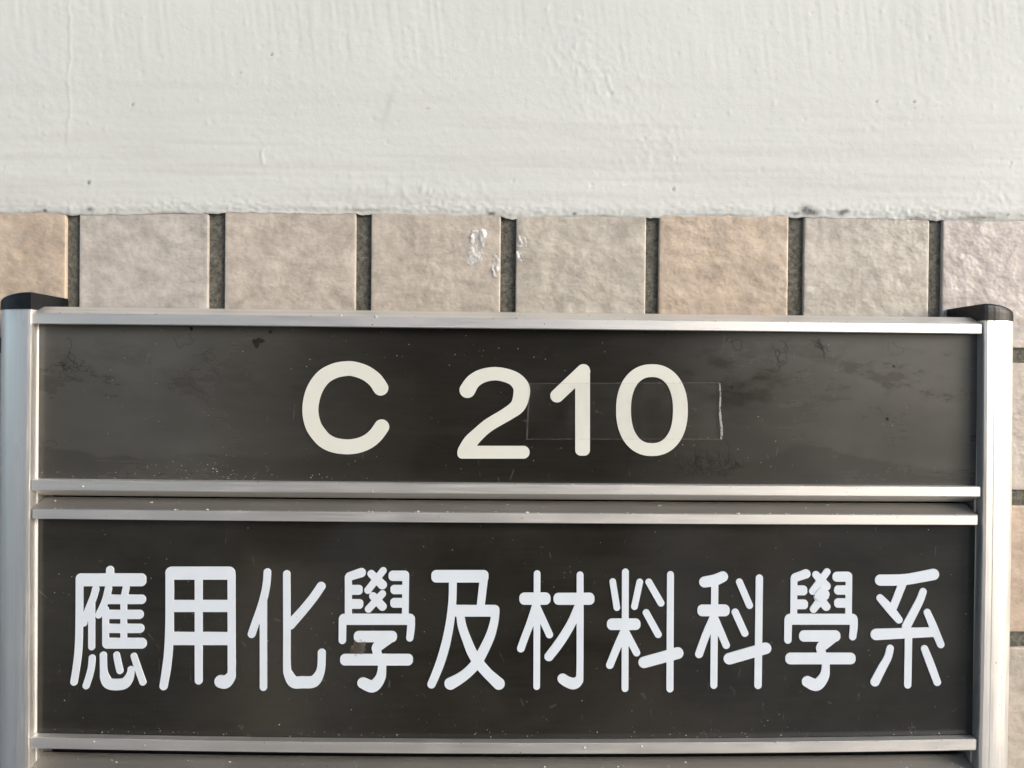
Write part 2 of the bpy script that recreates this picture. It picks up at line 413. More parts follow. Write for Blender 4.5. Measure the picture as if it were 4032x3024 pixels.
def loft(name, rings, mat, parent, closed=True, cap=True, smooth=False):
    n = len(rings[0]); V = [p for r in rings for p in r]; F = []
    for j in range(len(rings) - 1):
        for k in range(n if closed else n - 1):
            F.append((j * n + k, j * n + (k + 1) % n, (j + 1) * n + (k + 1) % n, (j + 1) * n + k))
    if cap: F.append(tuple(range(n))[::-1]); F.append(tuple((len(rings) - 1) * n + k for k in range(n)))
    o = mesh_obj(name, V, F, mat, parent, smooth); fix_normals(o); return o

def post_profile(side):
    """(offset outward from the inner corner, depth) going round; side -1 left, +1 right"""
    pts = [(0, 1.0), (0, 13.0), (.0, 16.2), (.35, 16.4), (.35, 16.9), (0, 17.1), (0, 20.3), (.12, 20.75), (.95, D_POST)]
    if side > 0: pts += [(1.9, D_POST + .02), (3.0, D_POST), (3.12, D_POST - .22), (3.3, D_POST - .02)]
    else: pts += [(1.2, D_POST)]
    s0 = pts[-1][0]
    for k in range(1, 13):                       # quarter-round nose towards the outside
        t = k / 12; a = t * math.pi / 2
        pts.append((s0 + (13.1 - s0) * math.sin(a) ** 1.12, 12.4 + (D_POST - 12.4) * math.cos(a) ** .80))
    pts += [(13.1, 1.0)]
    return pts

def make_post(side):
    xin_t, xin_b = ((P(121, 1230, D_POST).x, P(111, 2950, D_POST).x) if side < 0 else (P(3877, 1262, D_POST).x, P(3856, 2990, D_POST).x))
    zt, zb = (P(125, 1215, D_POST).z, P(0, 2950, D_POST).z)
    if side > 0: zt = P(3879, 1259, D_POST).z
    rings = []
    for z in np.linspace(zt, ZBOT, 26):
        u = (zt - z) / (zt - zb); x = xin_t + (xin_b - xin_t) * min(u, 1.2)
        x += (.35 if side > 0 else -.25) * math.sin(min(max(u, 0), 1) * math.pi)      # slight bow
        rings.append([(x + side * o, -d, z) for o, d in post_profile(side)])
    p = loft('post', rings, M_POST, sign)
    tag(p, 'curved silver post on the left of the sign' if side < 0 else 'curved bright silver post on the right of the sign')
    # moulded end cap: follows the post outline, a little oversize, domed
    prof = post_profile(side)
    out = []
    base = [(-.15, .0), (-.15, 21.2), (1.0, 21.35), (2.4, 21.25)]
    for k in range(1, 13):
        a = k / 12 * math.pi / 2
        base.append((2.4 + 11.0 * math.sin(a) ** 1.1, 12.2 + 9.05 * math.cos(a) ** .8))
    base.append((13.4, 0.0))
    cx0 = xin_t
    rr = []
    for hgt, ins in ((-.15, 0), (2.6, .0), (3.9, .25), (4.7, .8), (5.15, 1.7), (5.25, 2.6)):
        ring = []
        for o, d in base:
            # dome falls off towards the outside and the wall
            fall = (1.0 - .50 * (max(0, o - 1.2) / 12.2) ** 1.7)
            oo = min(max(o, -.15 + ins * .12), 13.4 - ins * 1.2) if o > 1.2 else max(o, -.15 + ins * .12)
            dd = d - ins * .35 if d > 2 else d
            ring.append((cx0 + side * oo, -dd, zt + (hgt * fall if hgt > 0 else hgt)))
        rr.append(ring)
    c = loft('end_cap', rr, M_CAP, p, smooth=False)
    tag(c, 'black plastic end cap with a domed top')
    # scratches and chalky nicks on the arris
    return p
postL = make_post(-1); postR = make_post(1)

bp_ = [(-153, -3, 15), (154, -3, 15), (154, -3, ZBOT), (-153, -3, ZBOT), (-153, -D_BACK, 15), (154, -D_BACK, 15), (154, -D_BACK, ZBOT), (-153, -D_BACK, ZBOT)]
bpo = mesh_obj('gap_shade_plate', bp_, [(0, 1, 2, 3), (4, 7, 6, 5), (0, 4, 5, 1), (1, 5, 6, 2), (2, 6, 7, 3), (3, 7, 4, 0)], M_GAP_SHADE, sign); fix_normals(bpo)  # added black sheet standing in for the shade in the gaps

def curve_z(pts, depth):
    xs = [P(a, b, depth).x for a, b in pts]; zs = [P(a, b, depth).z for a, b in pts]
    co = np.polyfit(xs, zs, 2)
    return lambda x: float(np.polyval(co, x))

def rail(name, outer, inner, xl, xr, up, parent, label, shade_grime=False):
    """outer/inner: functions x -> z of the lip's outer and inner edges; up=+1 when the outer side is the top"""
    c = .34; rings = []
    for x in np.linspace(xl, xr, 30):
        o, i = outer(x), inner(x)
        prof = [(D_LIP, o - up * c), (D_LIP - .20, o - up * .06), (D_LIP - .36, o),            # chamfered arris
                (D_LIP - 6.3, o + up * 2.45), (D_LIP - 7.6, o + up * 2.45),                        # sloping flank, back
                (D_LIP - 7.6, i - up * 1.2), (D_PANEL - .5, i - up * 1.2), (D_PANEL - .5, i + up * .5), (D_PANEL + .25, i + up * .5),
                (D_PANEL + .25, i + up * .02), (D_LIP - .22, i), (D_LIP, i + up * .18)]
        rings.append([(x, -d, z) for d, z in prof])
    r = loft(name, rings, [M_RAIL, M_SHADE_GRIME], parent); tag(r, label)
    if shade_grime:
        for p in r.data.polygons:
            if p.normal.z * up > .5 and p.normal.y < -.1: p.material_index = 1  # upward flank gets the metal with the gap's shade in its colour
    return r

LIPS = {  # measured lip edges: (outer, inner)
 'r1': ([(125, 1231), (1000, 1239), (2000, 1253.5), (3000, 1264), (3866, 1273)], [(127, 1275), (1000, 1281), (2000, 1294.5), (3000, 1305), (3866, 1314)]),
 'r2': ([(125, 1931), (1344, 1943), (2688, 1951), (3858, 1958)], [(125, 1888), (1400, 1901), (2600, 1909), (3860, 1916)]),
 'r3': ([(130, 2001), (1344, 2011), (2688, 2022), (3848, 2026)], [(130, 2043), (1344, 2055), (2688, 2063.5), (3850, 2068)]),
 'r4': ([(125, 2948), (1344, 2967), (2688, 2968), (3838, 2956)], [(128, 2903), (1344, 2924), (2688, 2923.5), (3844, 2911)]),
 'r5': ([(130, 3037), (1344, 3053), (2688, 3056), (3840, 3042)], [(130, 3080), (1344, 3096), (2688, 3099), (3840, 3085)]),
}
LF = {k: (curve_z(a, D_LIP), curve_z(b, D_LIP)) for k, (a, b) in LIPS.items()}

def panel(name, top, bot, mat, label):
    xl, xr = P(151, 1800, D_PANEL).x - .0, P(3843, 1800, D_PANEL).x
    xs = np.linspace(xl, xr, 12); rings = []
    for x in xs:
        a, b = top(x) + .4, bot(x) - .4
        rings.append([(x, -D_PANEL, a), (x, -D_PANEL, b), (x, -D_PANEL + 2, b), (x, -D_PANEL + 2, a)])
    o = loft(name, rings, mat, sign); tag(o, label); return o
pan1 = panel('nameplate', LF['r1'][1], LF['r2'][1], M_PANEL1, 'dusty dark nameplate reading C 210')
pan2 = panel('nameplate', LF['r3'][1], LF['r4'][1], M_PANEL2, 'dark nameplate with a row of ten white Chinese characters')
zb5 = lambda x: LF['r5'][1](x) - 55
pan3 = panel('nameplate', LF['r5'][1], zb5, M_PANEL2, 'lowest nameplate, only the upper edge of its frame in view')
XL, XR = P(126, 1500, D_LIP).x, P(3866, 1500, D_LIP).x
rail('rail', *LF['r1'], XL, P(3866, 1290, D_LIP).x, 1, pan1, 'top aluminium rail of the room number plate')
rail('rail', *LF['r2'], XL, P(3860, 1930, D_LIP).x, -1, pan1, 'lower aluminium rail of the room number plate')
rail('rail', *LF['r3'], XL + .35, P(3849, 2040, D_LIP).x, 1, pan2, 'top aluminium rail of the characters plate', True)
rail('rail', *LF['r4'], XL, P(3844, 2930, D_LIP).x, -1, pan2, 'lower aluminium rail of the characters plate')
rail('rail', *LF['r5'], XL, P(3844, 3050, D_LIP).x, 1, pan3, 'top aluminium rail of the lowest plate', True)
# thin clear gasket strips between panels and posts
for pn, (zt, zb) in ((pan1, (LF['r1'][1], LF['r2'][1])), (pan2, (LF['r3'][1], LF['r4'][1]))):
    for xa, xb in ((P(141, 1800, D_PANEL).x - 1.2, P(152, 1800, D_PANEL).x), (P(3843, 1800, D_PANEL).x, P(3858, 1800, D_PANEL).x + 1.2)):
        rings = [[(xa, -D_PANEL - .15, z), (xb, -D_PANEL - .15, z), (xb, -D_PANEL + 1, z), (xa, -D_PANEL + 1, z)] for z in (zt(xa) + .3, zb(xa) - .3)]
        loft('edge_strip', rings, M_POST, pn)

# ------------------------------------------------------------------ characters: signed distance union -> outline -> solid
def catmull(pts, n=8):
    if len(pts) < 3: return pts
    out = []; q = [pts[0]] + list(pts) + [pts[-1]]
    for i in range(1, len(q) - 2):
        p0, p1, p2, p3 = (np.array(k, float) for k in q[i - 1:i + 3])
        for t in np.linspace(0, 1, n, endpoint=False):
            out.append(tuple(.5 * ((2 * p1) + (-p0 + p2) * t + (2 * p0 - 5 * p1 + 4 * p2 - p3) * t * t + (-p0 + 3 * p1 - 3 * p2 + p3) * t ** 3)))
    out.append(pts[-1]); return out

def sdf(strokes, X, Y):
    D = np.full(X.shape, 1e9)
    for s in strokes:
        if s[0] == 'B':                       # rounded bar x0,y0,x1,y1,r
            _, x0, y0, x1, y1, r = s
            qx = np.abs(X - (x0 + x1) / 2) - ((x1 - x0) / 2 - r); qy = np.abs(Y - (y0 + y1) / 2) - ((y1 - y0) / 2 - r)
            D = np.minimum(D, np.hypot(np.maximum(qx, 0), np.maximum(qy, 0)) + np.minimum(np.maximum(qx, qy), 0) - r)
        else:
            pts = catmull(s[1], 8) if s[0] == 'S' else s[1]
            for (ax, ay, ar), (bx, by, br) in zip(pts[:-1], pts[1:]):
                dx, dy = bx - ax, by - ay; L = dx * dx + dy * dy + 1e-9
                t = np.clip(((X - ax) * dx + (Y - ay) * dy) / L, 0, 1)
                D = np.minimum(D, np.hypot(X - ax - t * dx, Y - ay - t * dy) - (ar + t * (br - ar)))
    return D

def contours(D, x0, y0, step):
    ny, nx = D.shape; pt = {}; nxt = {}
    def ip(a, b):                                        # edge between grid nodes a,b
        k = (min(a, b), max(a, b))
        if k not in pt:
            (i0, j0), (i1, j1) = k; d0, d1 = D[j0, i0], D[j1, i1]; t = d0 / (d0 - d1)
            pt[k] = (x0 + (i0 + t * (i1 - i0)) * step, y0 + (j0 + t * (j1 - j0)) * step)
        return k
    IN = D < 0
    sig = IN[:-1, :-1].astype(int) + IN[:-1, 1:] + IN[1:, 1:] + IN[1:, :-1]
    for j, i in zip(*np.where((sig > 0) & (sig < 4))):
        c = [(i, j), (i + 1, j), (i + 1, j + 1), (i, j + 1)]; ins = [bool(IN[q[1], q[0]]) for q in c]
        ent = []; ext = []
        for k in range(4):
            a, b = k, (k + 1) % 4
            if ins[a] and not ins[b]: ext.append(ip(c[a], c[b]))
            if not ins[a] and ins[b]: ent.append(ip(c[a], c[b]))
        if len(ext) == 1: nxt[ext[0]] = ent[0]
        else:
            # separate corners: leave each inside corner on its own
            order = []
            for k in range(4):
                a, b = k, (k + 1) % 4
                if ins[a] != ins[b]: order.append((ip(c[a], c[b]), ins[a]))
            for q in range(4):
                if order[q][1]: nxt[order[q][0]] = order[(q - 1) % 4][0]
    loops = []; seen = set()
    for st in list(nxt):
        if st in seen: continue
        L = []; k = st
        while k not in seen and k in nxt: seen.add(k); L.append(pt[k]); k = nxt[k]
        if len(L) > 6: loops.append(L)
    return loops

def rdp(P_, eps):
    P_ = np.array(P_); n = len(P_)
    keep = np.zeros(n, bool); m = n // 2; keep[0] = keep[m] = keep[n - 1] = True
    st = [(0, m), (m, n - 1)]
    while st:
        a, b = st.pop()
        if b <= a + 1: continue
        d = P_[b] - P_[a]; q = P_[a + 1:b] - P_[a]; L = math.hypot(*d) + 1e-9
        e = np.abs(q[:, 0] * d[1] - q[:, 1] * d[0]) / L; k = int(e.argmax())
        if e[k] > eps: k += a + 1; keep[k] = True; st += [(a, k), (k, b)]
    return P_[keep]

def glyph(name, strokes, ox, oy, sc, W, H, mat, parent, label, thick=.28, step=5.0):
    xs = np.arange(-20, W + 20, step); ys = np.arange(-20, H + 20, step)
    X, Y = np.meshgrid(xs, ys); D = sdf(strokes, X, Y)
    D = np.where(np.abs(D) < .35, np.where(D < 0, -.35, .35), D)
    loops = contours(D, -20, -20, step)
    cu = bpy.data.curves.new(name, 'CURVE'); cu.dimensions = '2D'; cu.fill_mode = 'BOTH'
    cu.extrude = thick / 2 * MM; cu.bevel_depth = 0
    for L in loops:
        L = rdp(L, .55); L = [q for k, q in enumerate(L) if math.hypot(*(q - L[k - 1])) > 1.2]
        sp = cu.splines.new('POLY'); sp.points.add(len(L) - 1); sp.use_cyclic_u = True
        for k, (x, y) in enumerate(L):
            p = P(ox + x / sc, oy + y / sc, D_PANEL + thick); sp.points[k].co = (p.x * MM, p.z * MM, 0, 1)
    tmp = bpy.data.objects.new(name, cu); COL.objects.link(tmp)
    dg = bpy.context.evaluated_depsgraph_get(); me = bpy.data.meshes.new_from_object(tmp.evaluated_get(dg))
    bpy.data.objects.remove(tmp); 
    me.transform(Matrix.Translation((0, -(D_PANEL + thick / 2) * MM, 0)) @ Matrix.Rotation(math.radians(90), 4, 'X'))
    me.materials.clear(); me.materials.append(mat); me.name = name
    o = bpy.data.objects.new(name, me); COL.objects.link(o); o.parent = parent; tag(o, label); return o

B = lambda *a: ('B', *a)
C = lambda *p: ('C', list(p))
S = lambda *p: ('S', list(p))
Z1 = 2.9625
xue_low = lambda dx, dy: []
GLYPHS = [
 (240, 'first white character from the left, 應', [
   C((571, 130, 46), (571, 185, 46)), B(172, 172, 993, 322, 58), B(172, 230, 257, 700, 20), B(480, 620, 557, 1000, 10),
   S((214, 230, 43), (213, 600, 43), (209, 900, 43), (200, 1080, 43), (180, 1250, 42), (150, 1440, 42)),
   S((403, 355, 42), (380, 440, 41), (345, 530, 42), (300, 640, 41), (265, 752, 40)), C((356, 540, 39), (356, 1030, 39)),
   S((552, 350, 42), (528, 450, 41), (492, 550, 41), (437, 658, 40)), C((518, 590, 38), (518, 960, 38)),
   S((757, 345, 40), (735, 450, 40)), B(692, 430, 768, 980, 5),
   B(500, 420, 990, 530, 52), B(490, 597, 963, 704, 50), B(490, 760, 970, 867, 50), B(480, 924, 998, 1050, 58),
   S((362, 1157, 39), (352, 1270, 39), (325, 1380, 40), (291, 1484, 40)),
   S((492, 1125, 41), (496, 1300, 42), (516, 1400, 58), (570, 1462, 65), (720, 1462, 65), (785, 1405, 55), (812, 1330, 42), (815, 1292, 40)),
   S((647, 1122, 38), (662, 1205, 40), (686, 1307, 40)), S((849, 1136, 38), (898, 1285, 40), (954, 1441, 40))]),
 (600, 'second white character from the left, 用', [
   B(150, 93, 965, 245, 74), B(493, 150, 584, 1468, 45), B(170, 482, 950, 622, 5), B(170, 855, 950, 1008, 5),
   S((200, 180, 48), (201, 450, 48), (198, 750, 48), (193, 950, 49), (181, 1130, 49), (160, 1300, 50), (129, 1488, 47)), B(152, 170, 248, 900, 5),
   S((921, 190, 45), (922, 700, 46), (924, 1290, 46), (905, 1385, 60), (850, 1438, 76), (798, 1434, 75)), B(877, 180, 967, 1250, 5)]),
 (940, 'third white character from the left, 化', [
   S((333, 157, 44), (324, 290, 44), (297, 430, 45), (255, 580, 46), (205, 720, 46), (150, 880, 46)), C((286, 500, 42), (287, 1501, 42)),
   S((559, 177, 43), (561, 800, 43), (561, 1250, 44), (580, 1350, 54), (640, 1438, 68), (740, 1442, 70), (850, 1440, 69), (905, 1405, 63), (950, 1320, 50), (965, 1220, 46), (967, 1096, 46)),
   S((960, 322, 52), (880, 440, 52), (760, 590, 54), (600, 770, 57))]),
 (1290, 'fourth white character from the left, first of the two 學', [
   C((241, 215, 41), (241, 700, 41)), C((256, 207, 50), (391, 163, 54)), B(215, 307, 408, 421, 45), B(215, 473, 415, 585, 45),
   C((507, 176, 44), (638, 306, 53)), C((647, 140, 41), (470, 368, 43)), C((528, 437, 45), (638, 558, 50)), C((638, 411, 42), (476, 588, 43)),
   C((911, 195, 39), (905, 700, 39)), B(710, 140, 950, 260, 52), B(732, 305, 925, 414, 46), B(730, 459, 925, 572, 46),
   B(130, 643, 1018, 772, 62), C((174, 710, 44), (171, 953, 43)), S((972, 710, 45), (972, 800, 45), (958, 925, 42)),
   B(305, 843, 808, 975, 58), C((742, 908, 62), (578, 1030, 60)), C((565, 1045, 52), (585, 1130, 50)), B(145, 1111, 995, 1246, 58),
   S((632, 1180, 48), (633, 1290, 49), (610, 1400, 60), (525, 1490, 70), (410, 1450, 64))]),
 (1640, 'fifth white character from the left, 及', [
   B(172, 133, 840, 278, 58), S((424, 210, 46), (421, 450, 46), (402, 660, 48), (372, 850, 50), (332, 1030, 52), (278, 1210, 52), (216, 1370, 50), (174, 1466, 48)),
   C((790, 200, 48), (745, 580, 47)), B(410, 540, 968, 676, 58),
   S((920, 620, 48), (906, 740, 49), (864, 890, 54), (797, 1040, 58), (705, 1210, 60), (600, 1325, 60), (500, 1400, 64), (396, 1458, 71)),
   S((508, 640, 46), (532, 790, 50), (584, 940, 53), (650, 1100, 58), (735, 1230, 60), (830, 1340, 60), (900, 1405, 64), (960, 1460, 69))]),
 (2000, 'sixth white character from the left, 材', [
   C((341, 175, 39), (335, 1492, 39)), B(133, 395, 497, 538, 60), S((322, 560, 45), (258, 760, 45), (200, 910, 44), (151, 1048, 45)),
   C((338, 565, 42), (484, 886, 43)), B(532, 398, 1010, 538, 60),
   S((842, 190, 40), (842, 700, 41), (839, 1340, 41), (820, 1425, 54), (765, 1458, 66), (690, 1436, 62), (638, 1402, 60)),
   S((815, 575, 48), (750, 735, 52), (655, 900, 54), (565, 1030, 55), (478, 1143, 53))]),
 (2350, 'seventh white character from the left, 料', [
   C((334, 155, 40), (329, 1515, 40)), B(118, 698, 510, 832, 58), C((186, 267, 38), (234, 570, 39)), C((501, 272, 39), (439, 559, 39)),
   S((312, 860, 45), (232, 1045, 45), (152, 1242, 44)), C((338, 855, 43), (464, 1097, 43)), C((607, 272, 40), (749, 518, 41)), C((576, 630, 41), (716, 884, 42)),
   C((860, 185, 40), (853, 1519, 41)), C((551, 1210, 66), (943, 1102, 68))]),
 (2700, 'eighth white character from the left, 科', [
   S((222, 272, 64), (340, 250, 66), (432, 210, 62)), C((340, 280, 42), (328, 1478, 41)), B(137, 535, 513, 672, 58),
   S((318, 700, 45), (236, 890, 46), (156, 1114, 46)), C((342, 700, 43), (473, 1010, 43)), C((627, 271, 40), (745, 545, 41)), C((578, 624, 42), (690, 870, 42)),
   C((860, 226, 42), (844, 1478, 43)), C((510, 1167, 67), (932, 1046, 67))]),
 (3050, 'ninth white character from the left, second of the two 學', [
   C((227, 228, 39), (223, 700, 40)), C((242, 220, 50), (366, 177, 54)), B(205, 313, 382, 427, 45), B(205, 477, 390, 590, 45),
   C((484, 188, 44), (602, 320, 53)), C((612, 153, 41), (447, 378, 44)), C((550, 392, 62), (548, 440, 66)), C((508, 445, 52), (604, 560, 49)), C((588, 415, 54), (455, 589, 43)),
   C((868, 210, 38), (862, 700, 38)), B(676, 152, 906, 269, 52), B(695, 312, 885, 420, 46), B(695, 462, 885, 572, 46),
   B(118, 643, 968, 770, 60), C((160, 710, 45), (155, 949, 43)), S((925, 710, 45), (924, 800, 45), (911, 911, 42)),
   B(285, 836, 768, 968, 58), C((704, 900, 62), (550, 1025, 60)), C((536, 1040, 52), (552, 1115, 50)), B(126, 1097, 945, 1232, 58),
   S((596, 1170, 45), (597, 1270, 46), (576, 1380, 58), (490, 1472, 70), (382, 1434, 64))]),
 (3380, 'rightmost white character, 系', [
   S((258, 250, 65), (420, 250, 65), (560, 242, 64), (700, 218, 64), (876, 184, 66)), C((518, 285, 48), (410, 560, 46)),
   S((254, 458, 43), (365, 580, 52), (473, 713, 44)), S((755, 385, 43), (716, 490, 46), (660, 600, 49), (560, 790, 52)),
   C((208, 884, 66), (860, 856, 57)), S((803, 625, 41), (870, 780, 46), (962, 1001, 43)), S((371, 1046, 43), (345, 1150, 45), (280, 1270, 50), (194, 1436, 54)),
   C((586, 880, 43), (576, 1473, 42)), S((772, 1050, 42), (835, 1210, 46), (921, 1441, 44))]),
]
for ox, lab, st in GLYPHS:
    glyph('character', st, ox, 2200, Z1, 1185, 1659, M_WHITE, pan2, lab)
def flat_piece(name, pts, d0, d1, mat, parent, label):
    V = [P(3050 + a / Z1, 2200 + b / Z1, d) for d in (d0, d1) for a, b in pts]; n = len(pts)
    F = [tuple(range(n)), tuple(range(2 * n - 1, n - 1, -1))] + [(k, (k + 1) % n, n + (k + 1) % n, n + k) for k in range(n)]
    o = mesh_obj(name, V, F, mat, parent); fix_normals(o); tag(o, label); return o
flat_piece('patch', [(553, 326), (590, 352), (628, 380), (640, 412), (630, 462), (590, 492), (545, 505), (498, 488), (465, 446), (470, 405), (510, 362)], D_PANEL + .20, D_PANEL + .43,
           M_WHITE, pan2, 'small white patch lying over the strokes of the ninth character')
ZS = 3.6075
glyph('character', [S((1258, 533, 108), (1175, 415, 107), (1045, 320, 106), (900, 268, 105), (780, 256, 105), (600, 290, 107), (430, 392, 110), (305, 590, 113), (258, 840, 113),
                      (298, 1060, 113), (392, 1207, 112), (482, 1292, 110), (610, 1348, 107), (780, 1369, 106), (940, 1350, 106), (1080, 1292, 106), (1190, 1200, 106), (1272, 1086, 107))],
      1150, 1380, ZS, 1443, 1659, M_CREAM, pan1, 'large cream letter C')
glyph('character', [S((290, 562, 113), (372, 440, 104), (515, 357, 98), (715, 331, 95), (930, 388, 100), (1040, 490, 112), (1062, 600, 117), (1010, 780, 108), (860, 900, 96),
                      (600, 1055, 93), (445, 1185, 94), (335, 1300, 104), (258, 1425, 104)), B(147, 1355, 1173, 1537, 88), B(147, 1400, 400, 1537, 68)],
      1760, 1380, ZS, 1443, 1659, M_CREAM, pan1, 'large cream digit 2')
glyph('character', [B(523, 270, 732, 1494, 78), C((638, 290, 96), (265, 643, 96)), C((645, 280, 86), (650, 300, 86))], 2120, 1380, ZS, 1082, 1659, M_CREAM, pan1, 'large cream digit 1')
ring = []
for k in range(61):
    a = k / 60 * 2 * math.pi; ca, sa = math.cos(a), math.sin(a); e = 2 / 2.25
    rr = 91 + 14 * abs(ca) ** 2
    ring.append((675 + 404 * math.copysign(abs(ca) ** e, ca), 847 - 561 * math.copysign(abs(sa) ** e, sa), rr))
glyph('character', [C(*ring)], 2380, 1380, 3.606, 1803, 1659, M_CREAM, pan1, 'large cream digit 0')

# ------------------------------------------------------------------ clear tape over the room number
def tape():
    D = D_PANEL + .40
    V, F, mi = [], [], []
    def quad(pts, m):
        b = len(V); V.extend(pts); F.append(tuple(range(b, b + len(pts)))); mi.append(m)
    x0, x1, y0, y1 = 2078, 2842, 1510, 1729
    n = 24
    left = []; right = []
    for k in range(n * 2 + 1):
        t = k / (n * 2)
        zz = (k % 2) * 7
        left.append((2084 - 10 * t + zz - 3, y0 + (y1 - y0) * t)); right.append((2830 + 8 * t + zz * .8 + 2 * math.sin(9 * t), 1507 + 222 * t))
    body = [P(a, b, D) for a, b in left] + [P(a, b, D) for a, b in right[::-1]]
    quad(body, 0)
    def ribbon(pl, w, m, dd):
        for (a, b), (c, d) in zip(pl[:-1], pl[1:]):
            dx, dy = c - a, d - b; L = math.hypot(dx, dy) + 1e-6; nx, ny = -dy / L * w / 2, dx / L * w / 2
            quad([P(a + nx, b + ny, dd), P(a - nx, b - ny, dd), P(c - nx, d - ny, dd), P(c + nx, d + ny, dd)], m)
    ribbon(left, 3.0, 1, D + .04); ribbon([(2084, 1510), (2830, 1507)], 2.6, 1, D + .05); ribbon([(2074, 1729), (2838, 1729)], 2.6, 1, D + .05)
    ribbon(right[:32], 4.5, 2, D + .06); ribbon(right[26:], 9, 2, D + .10)
    o = mesh_obj('adhesive_tape', V, F, [M_TAPE, M_TAPE_EDGE, M_TAPE_TEAR], matidx=mi)
    tag(o, 'strip of clear tape with zigzag torn ends stuck across the digits 1 and 0', 'tape')
tape()

# ------------------------------------------------------------------ remnants of old tape on the tiles
def scrap(outline, label, seed, amp=.8):
    r = np.random.RandomState(seed)
    pts = [P(a, b, .35) for a, b in outline]
    xs = [p.x for p in pts]; zs = [p.z for p in pts]
    st = .35; V, F = [], []; idx = {}
    def inside(x, z):
        c = False; j = len(pts) - 1
        for i in range(len(pts)):
            if (zs[i] > z) != (zs[j] > z) and x < (xs[j] - xs[i]) * (z - zs[i]) / (zs[j] - zs[i]) + xs[i]: c = not c
            j = i
        return c
    gx = np.arange(min(xs), max(xs) + st, st); gz = np.arange(min(zs), max(zs) + st, st)
    def vid(i, j):
        if (i, j) not in idx:
            x = gx[0] + i * st; z = gz[0] + j * st
            xx, zz = np.array([[x]]), np.array([[z]])
            h = amp * abs(vnoise(xx + .4 * zz, zz, 1.5, 3.4, seed)[0, 0]) * 1.6 + amp * .5 * abs(vnoise(xx, zz, .8, 1.2, seed + 1)[0, 0])
            idx[(i, j)] = len(V); V.append((x + r.uniform(-.1, .1), -.30 - h, z + r.uniform(-.1, .1)))
        return idx[(i, j)]
    for i in range(len(gx)):
        for j in range(len(gz)):
            if inside(gx[0] + (i + .5) * st, gz[0] + (j + .5) * st): F.append((vid(i, j), vid(i + 1, j), vid(i + 1, j + 1), vid(i, j + 1)))
    o = mesh_obj('tape_scrap', V, F, M_SCRAP, smooth=True)
    tag(o, label, 'tape scrap', 'scraps of old tape on the tiles')
scrap([(1862, 898), (1925, 905), (1912, 935), (1905, 960), (1906, 985), (1900, 1018), (1888, 1040), (1870, 1034), (1856, 1043), (1838, 1034), (1829, 1050), (1836, 1012), (1848, 965), (1856, 925)],
      'largest crumpled cloudy tape scrap, slanting on the fourth tile', 40, .9)
scrap([(1966, 988), (1968, 1030), (1964, 1062), (1955, 1094), (1942, 1086), (1938, 1052), (1944, 1020), (1946, 1000)], 'narrow white tape scrap at the right edge of the tile, left of the grout joint', 44, .7)
scrap([(2044, 927), (2068, 934), (2075, 955), (2072, 978), (2060, 974), (2038, 972), (2042, 950)], 'small curled tape scrap right of the grout joint, the upper one of two', 48, 1.0)
scrap([(2034, 992), (2052, 990), (2062, 1008), (2052, 1030), (2036, 1020)], 'tiny tape scrap right of the grout joint, the lower one of two', 52, .8)

M_SMEAR = mat_film('brown_smear', (.36, .31, .25), .0, .42, .7, 420)
r_ = random.Random(3); V = []
for k in range(26):
    a = k / 26 * 2 * math.pi; q = r_.uniform(.7, 1.15); V.append(P(1412 + math.cos(a) * 34 * q - math.sin(a) * 8, 2552 + math.sin(a) * 34 * q, D_PANEL + .34))
o = mesh_obj('smear', V, [tuple(range(26))], M_SMEAR, pan2); tag(o, 'brownish smear beside the lower strokes of the fourth character')
# ------------------------------------------------------------------ grime: specks on arrises, fungus threads on the plate
def specks(name, where, parent, n, label, size=(.13, .40)):
    V, F = [], []
    for k in range(n):
        x, y, z = where(k); s = random.uniform(*size) * random.choice([.6, 1, 1, 1.5])
        b = len(V); a0 = random.uniform(0, 3)
        el = random.uniform(.5, 1.0)
        for q in range(5):
            a = a0 + q * 2 * math.pi / 5; V.append((x + math.cos(a) * s * random.uniform(.6, 1.1) * 1.3, y, z + math.sin(a) * s * el * random.uniform(.5, 1.1)))
        V.append((x, y - s * .5, z))
        for q in range(5): F.append((b + q, b + (q + 1) % 5, b + 5))
    o = mesh_obj(name, V, F, M_DUST, parent); tag(o, label, kind='stuff'); return o
U = random.uniform
for key, pn, up, n in (('r1', pan1, 1, 34), ('r2', pan1, -1, 26), ('r3', pan2, 1, 70), ('r5', pan3, 1, 40), ('r4', pan2, -1, 40)):
    zo = LF[key][0] if up > 0 else LF[key][1]
    def wh(k, zo=zo, up=up, key=key):
        x = U(-145, 152)
        if random.random() < (.0 if key == 'r5' else .75): return (x, -(D_LIP + .0), zo(x) + U(-.25, .1))
        if key in ('r1', 'r3', 'r5'): t = U(.1, .9); return (x, -(D_LIP - .4 - t * 5.5), zo(x) + .1 + t * 2.2)
        return (x, -(D_LIP + .02), zo(x) + U(-3, .0))
    specks('dust', wh, pn, n, 'pale grit caught along the rail edge')
specks('dust', lambda k: ((lambda x: (x, -(D_PANEL + .02), LF['r4'][1](x) + abs(random.gauss(.3, 1.6)) + .15))(U(-144, 148))), pan2, 90, 'grit gathered along the foot of the plate', (.06, .17))
specks('dust', lambda k: ((lambda x: (x, -(D_PANEL + .02), LF['r2'][1](x) + abs(random.gauss(.3, 1.0)) + .15))(U(-144, -40))), pan1, 36, 'grit gathered along the foot of the plate', (.06, .16))
specks('dust', lambda k: (lambda px, py: tuple(P(px, py, D_PANEL + .02)))(U(170, 3800), U(2080, 2880)), pan2, 110, 'scattered specks on the plate', (.04, .13))
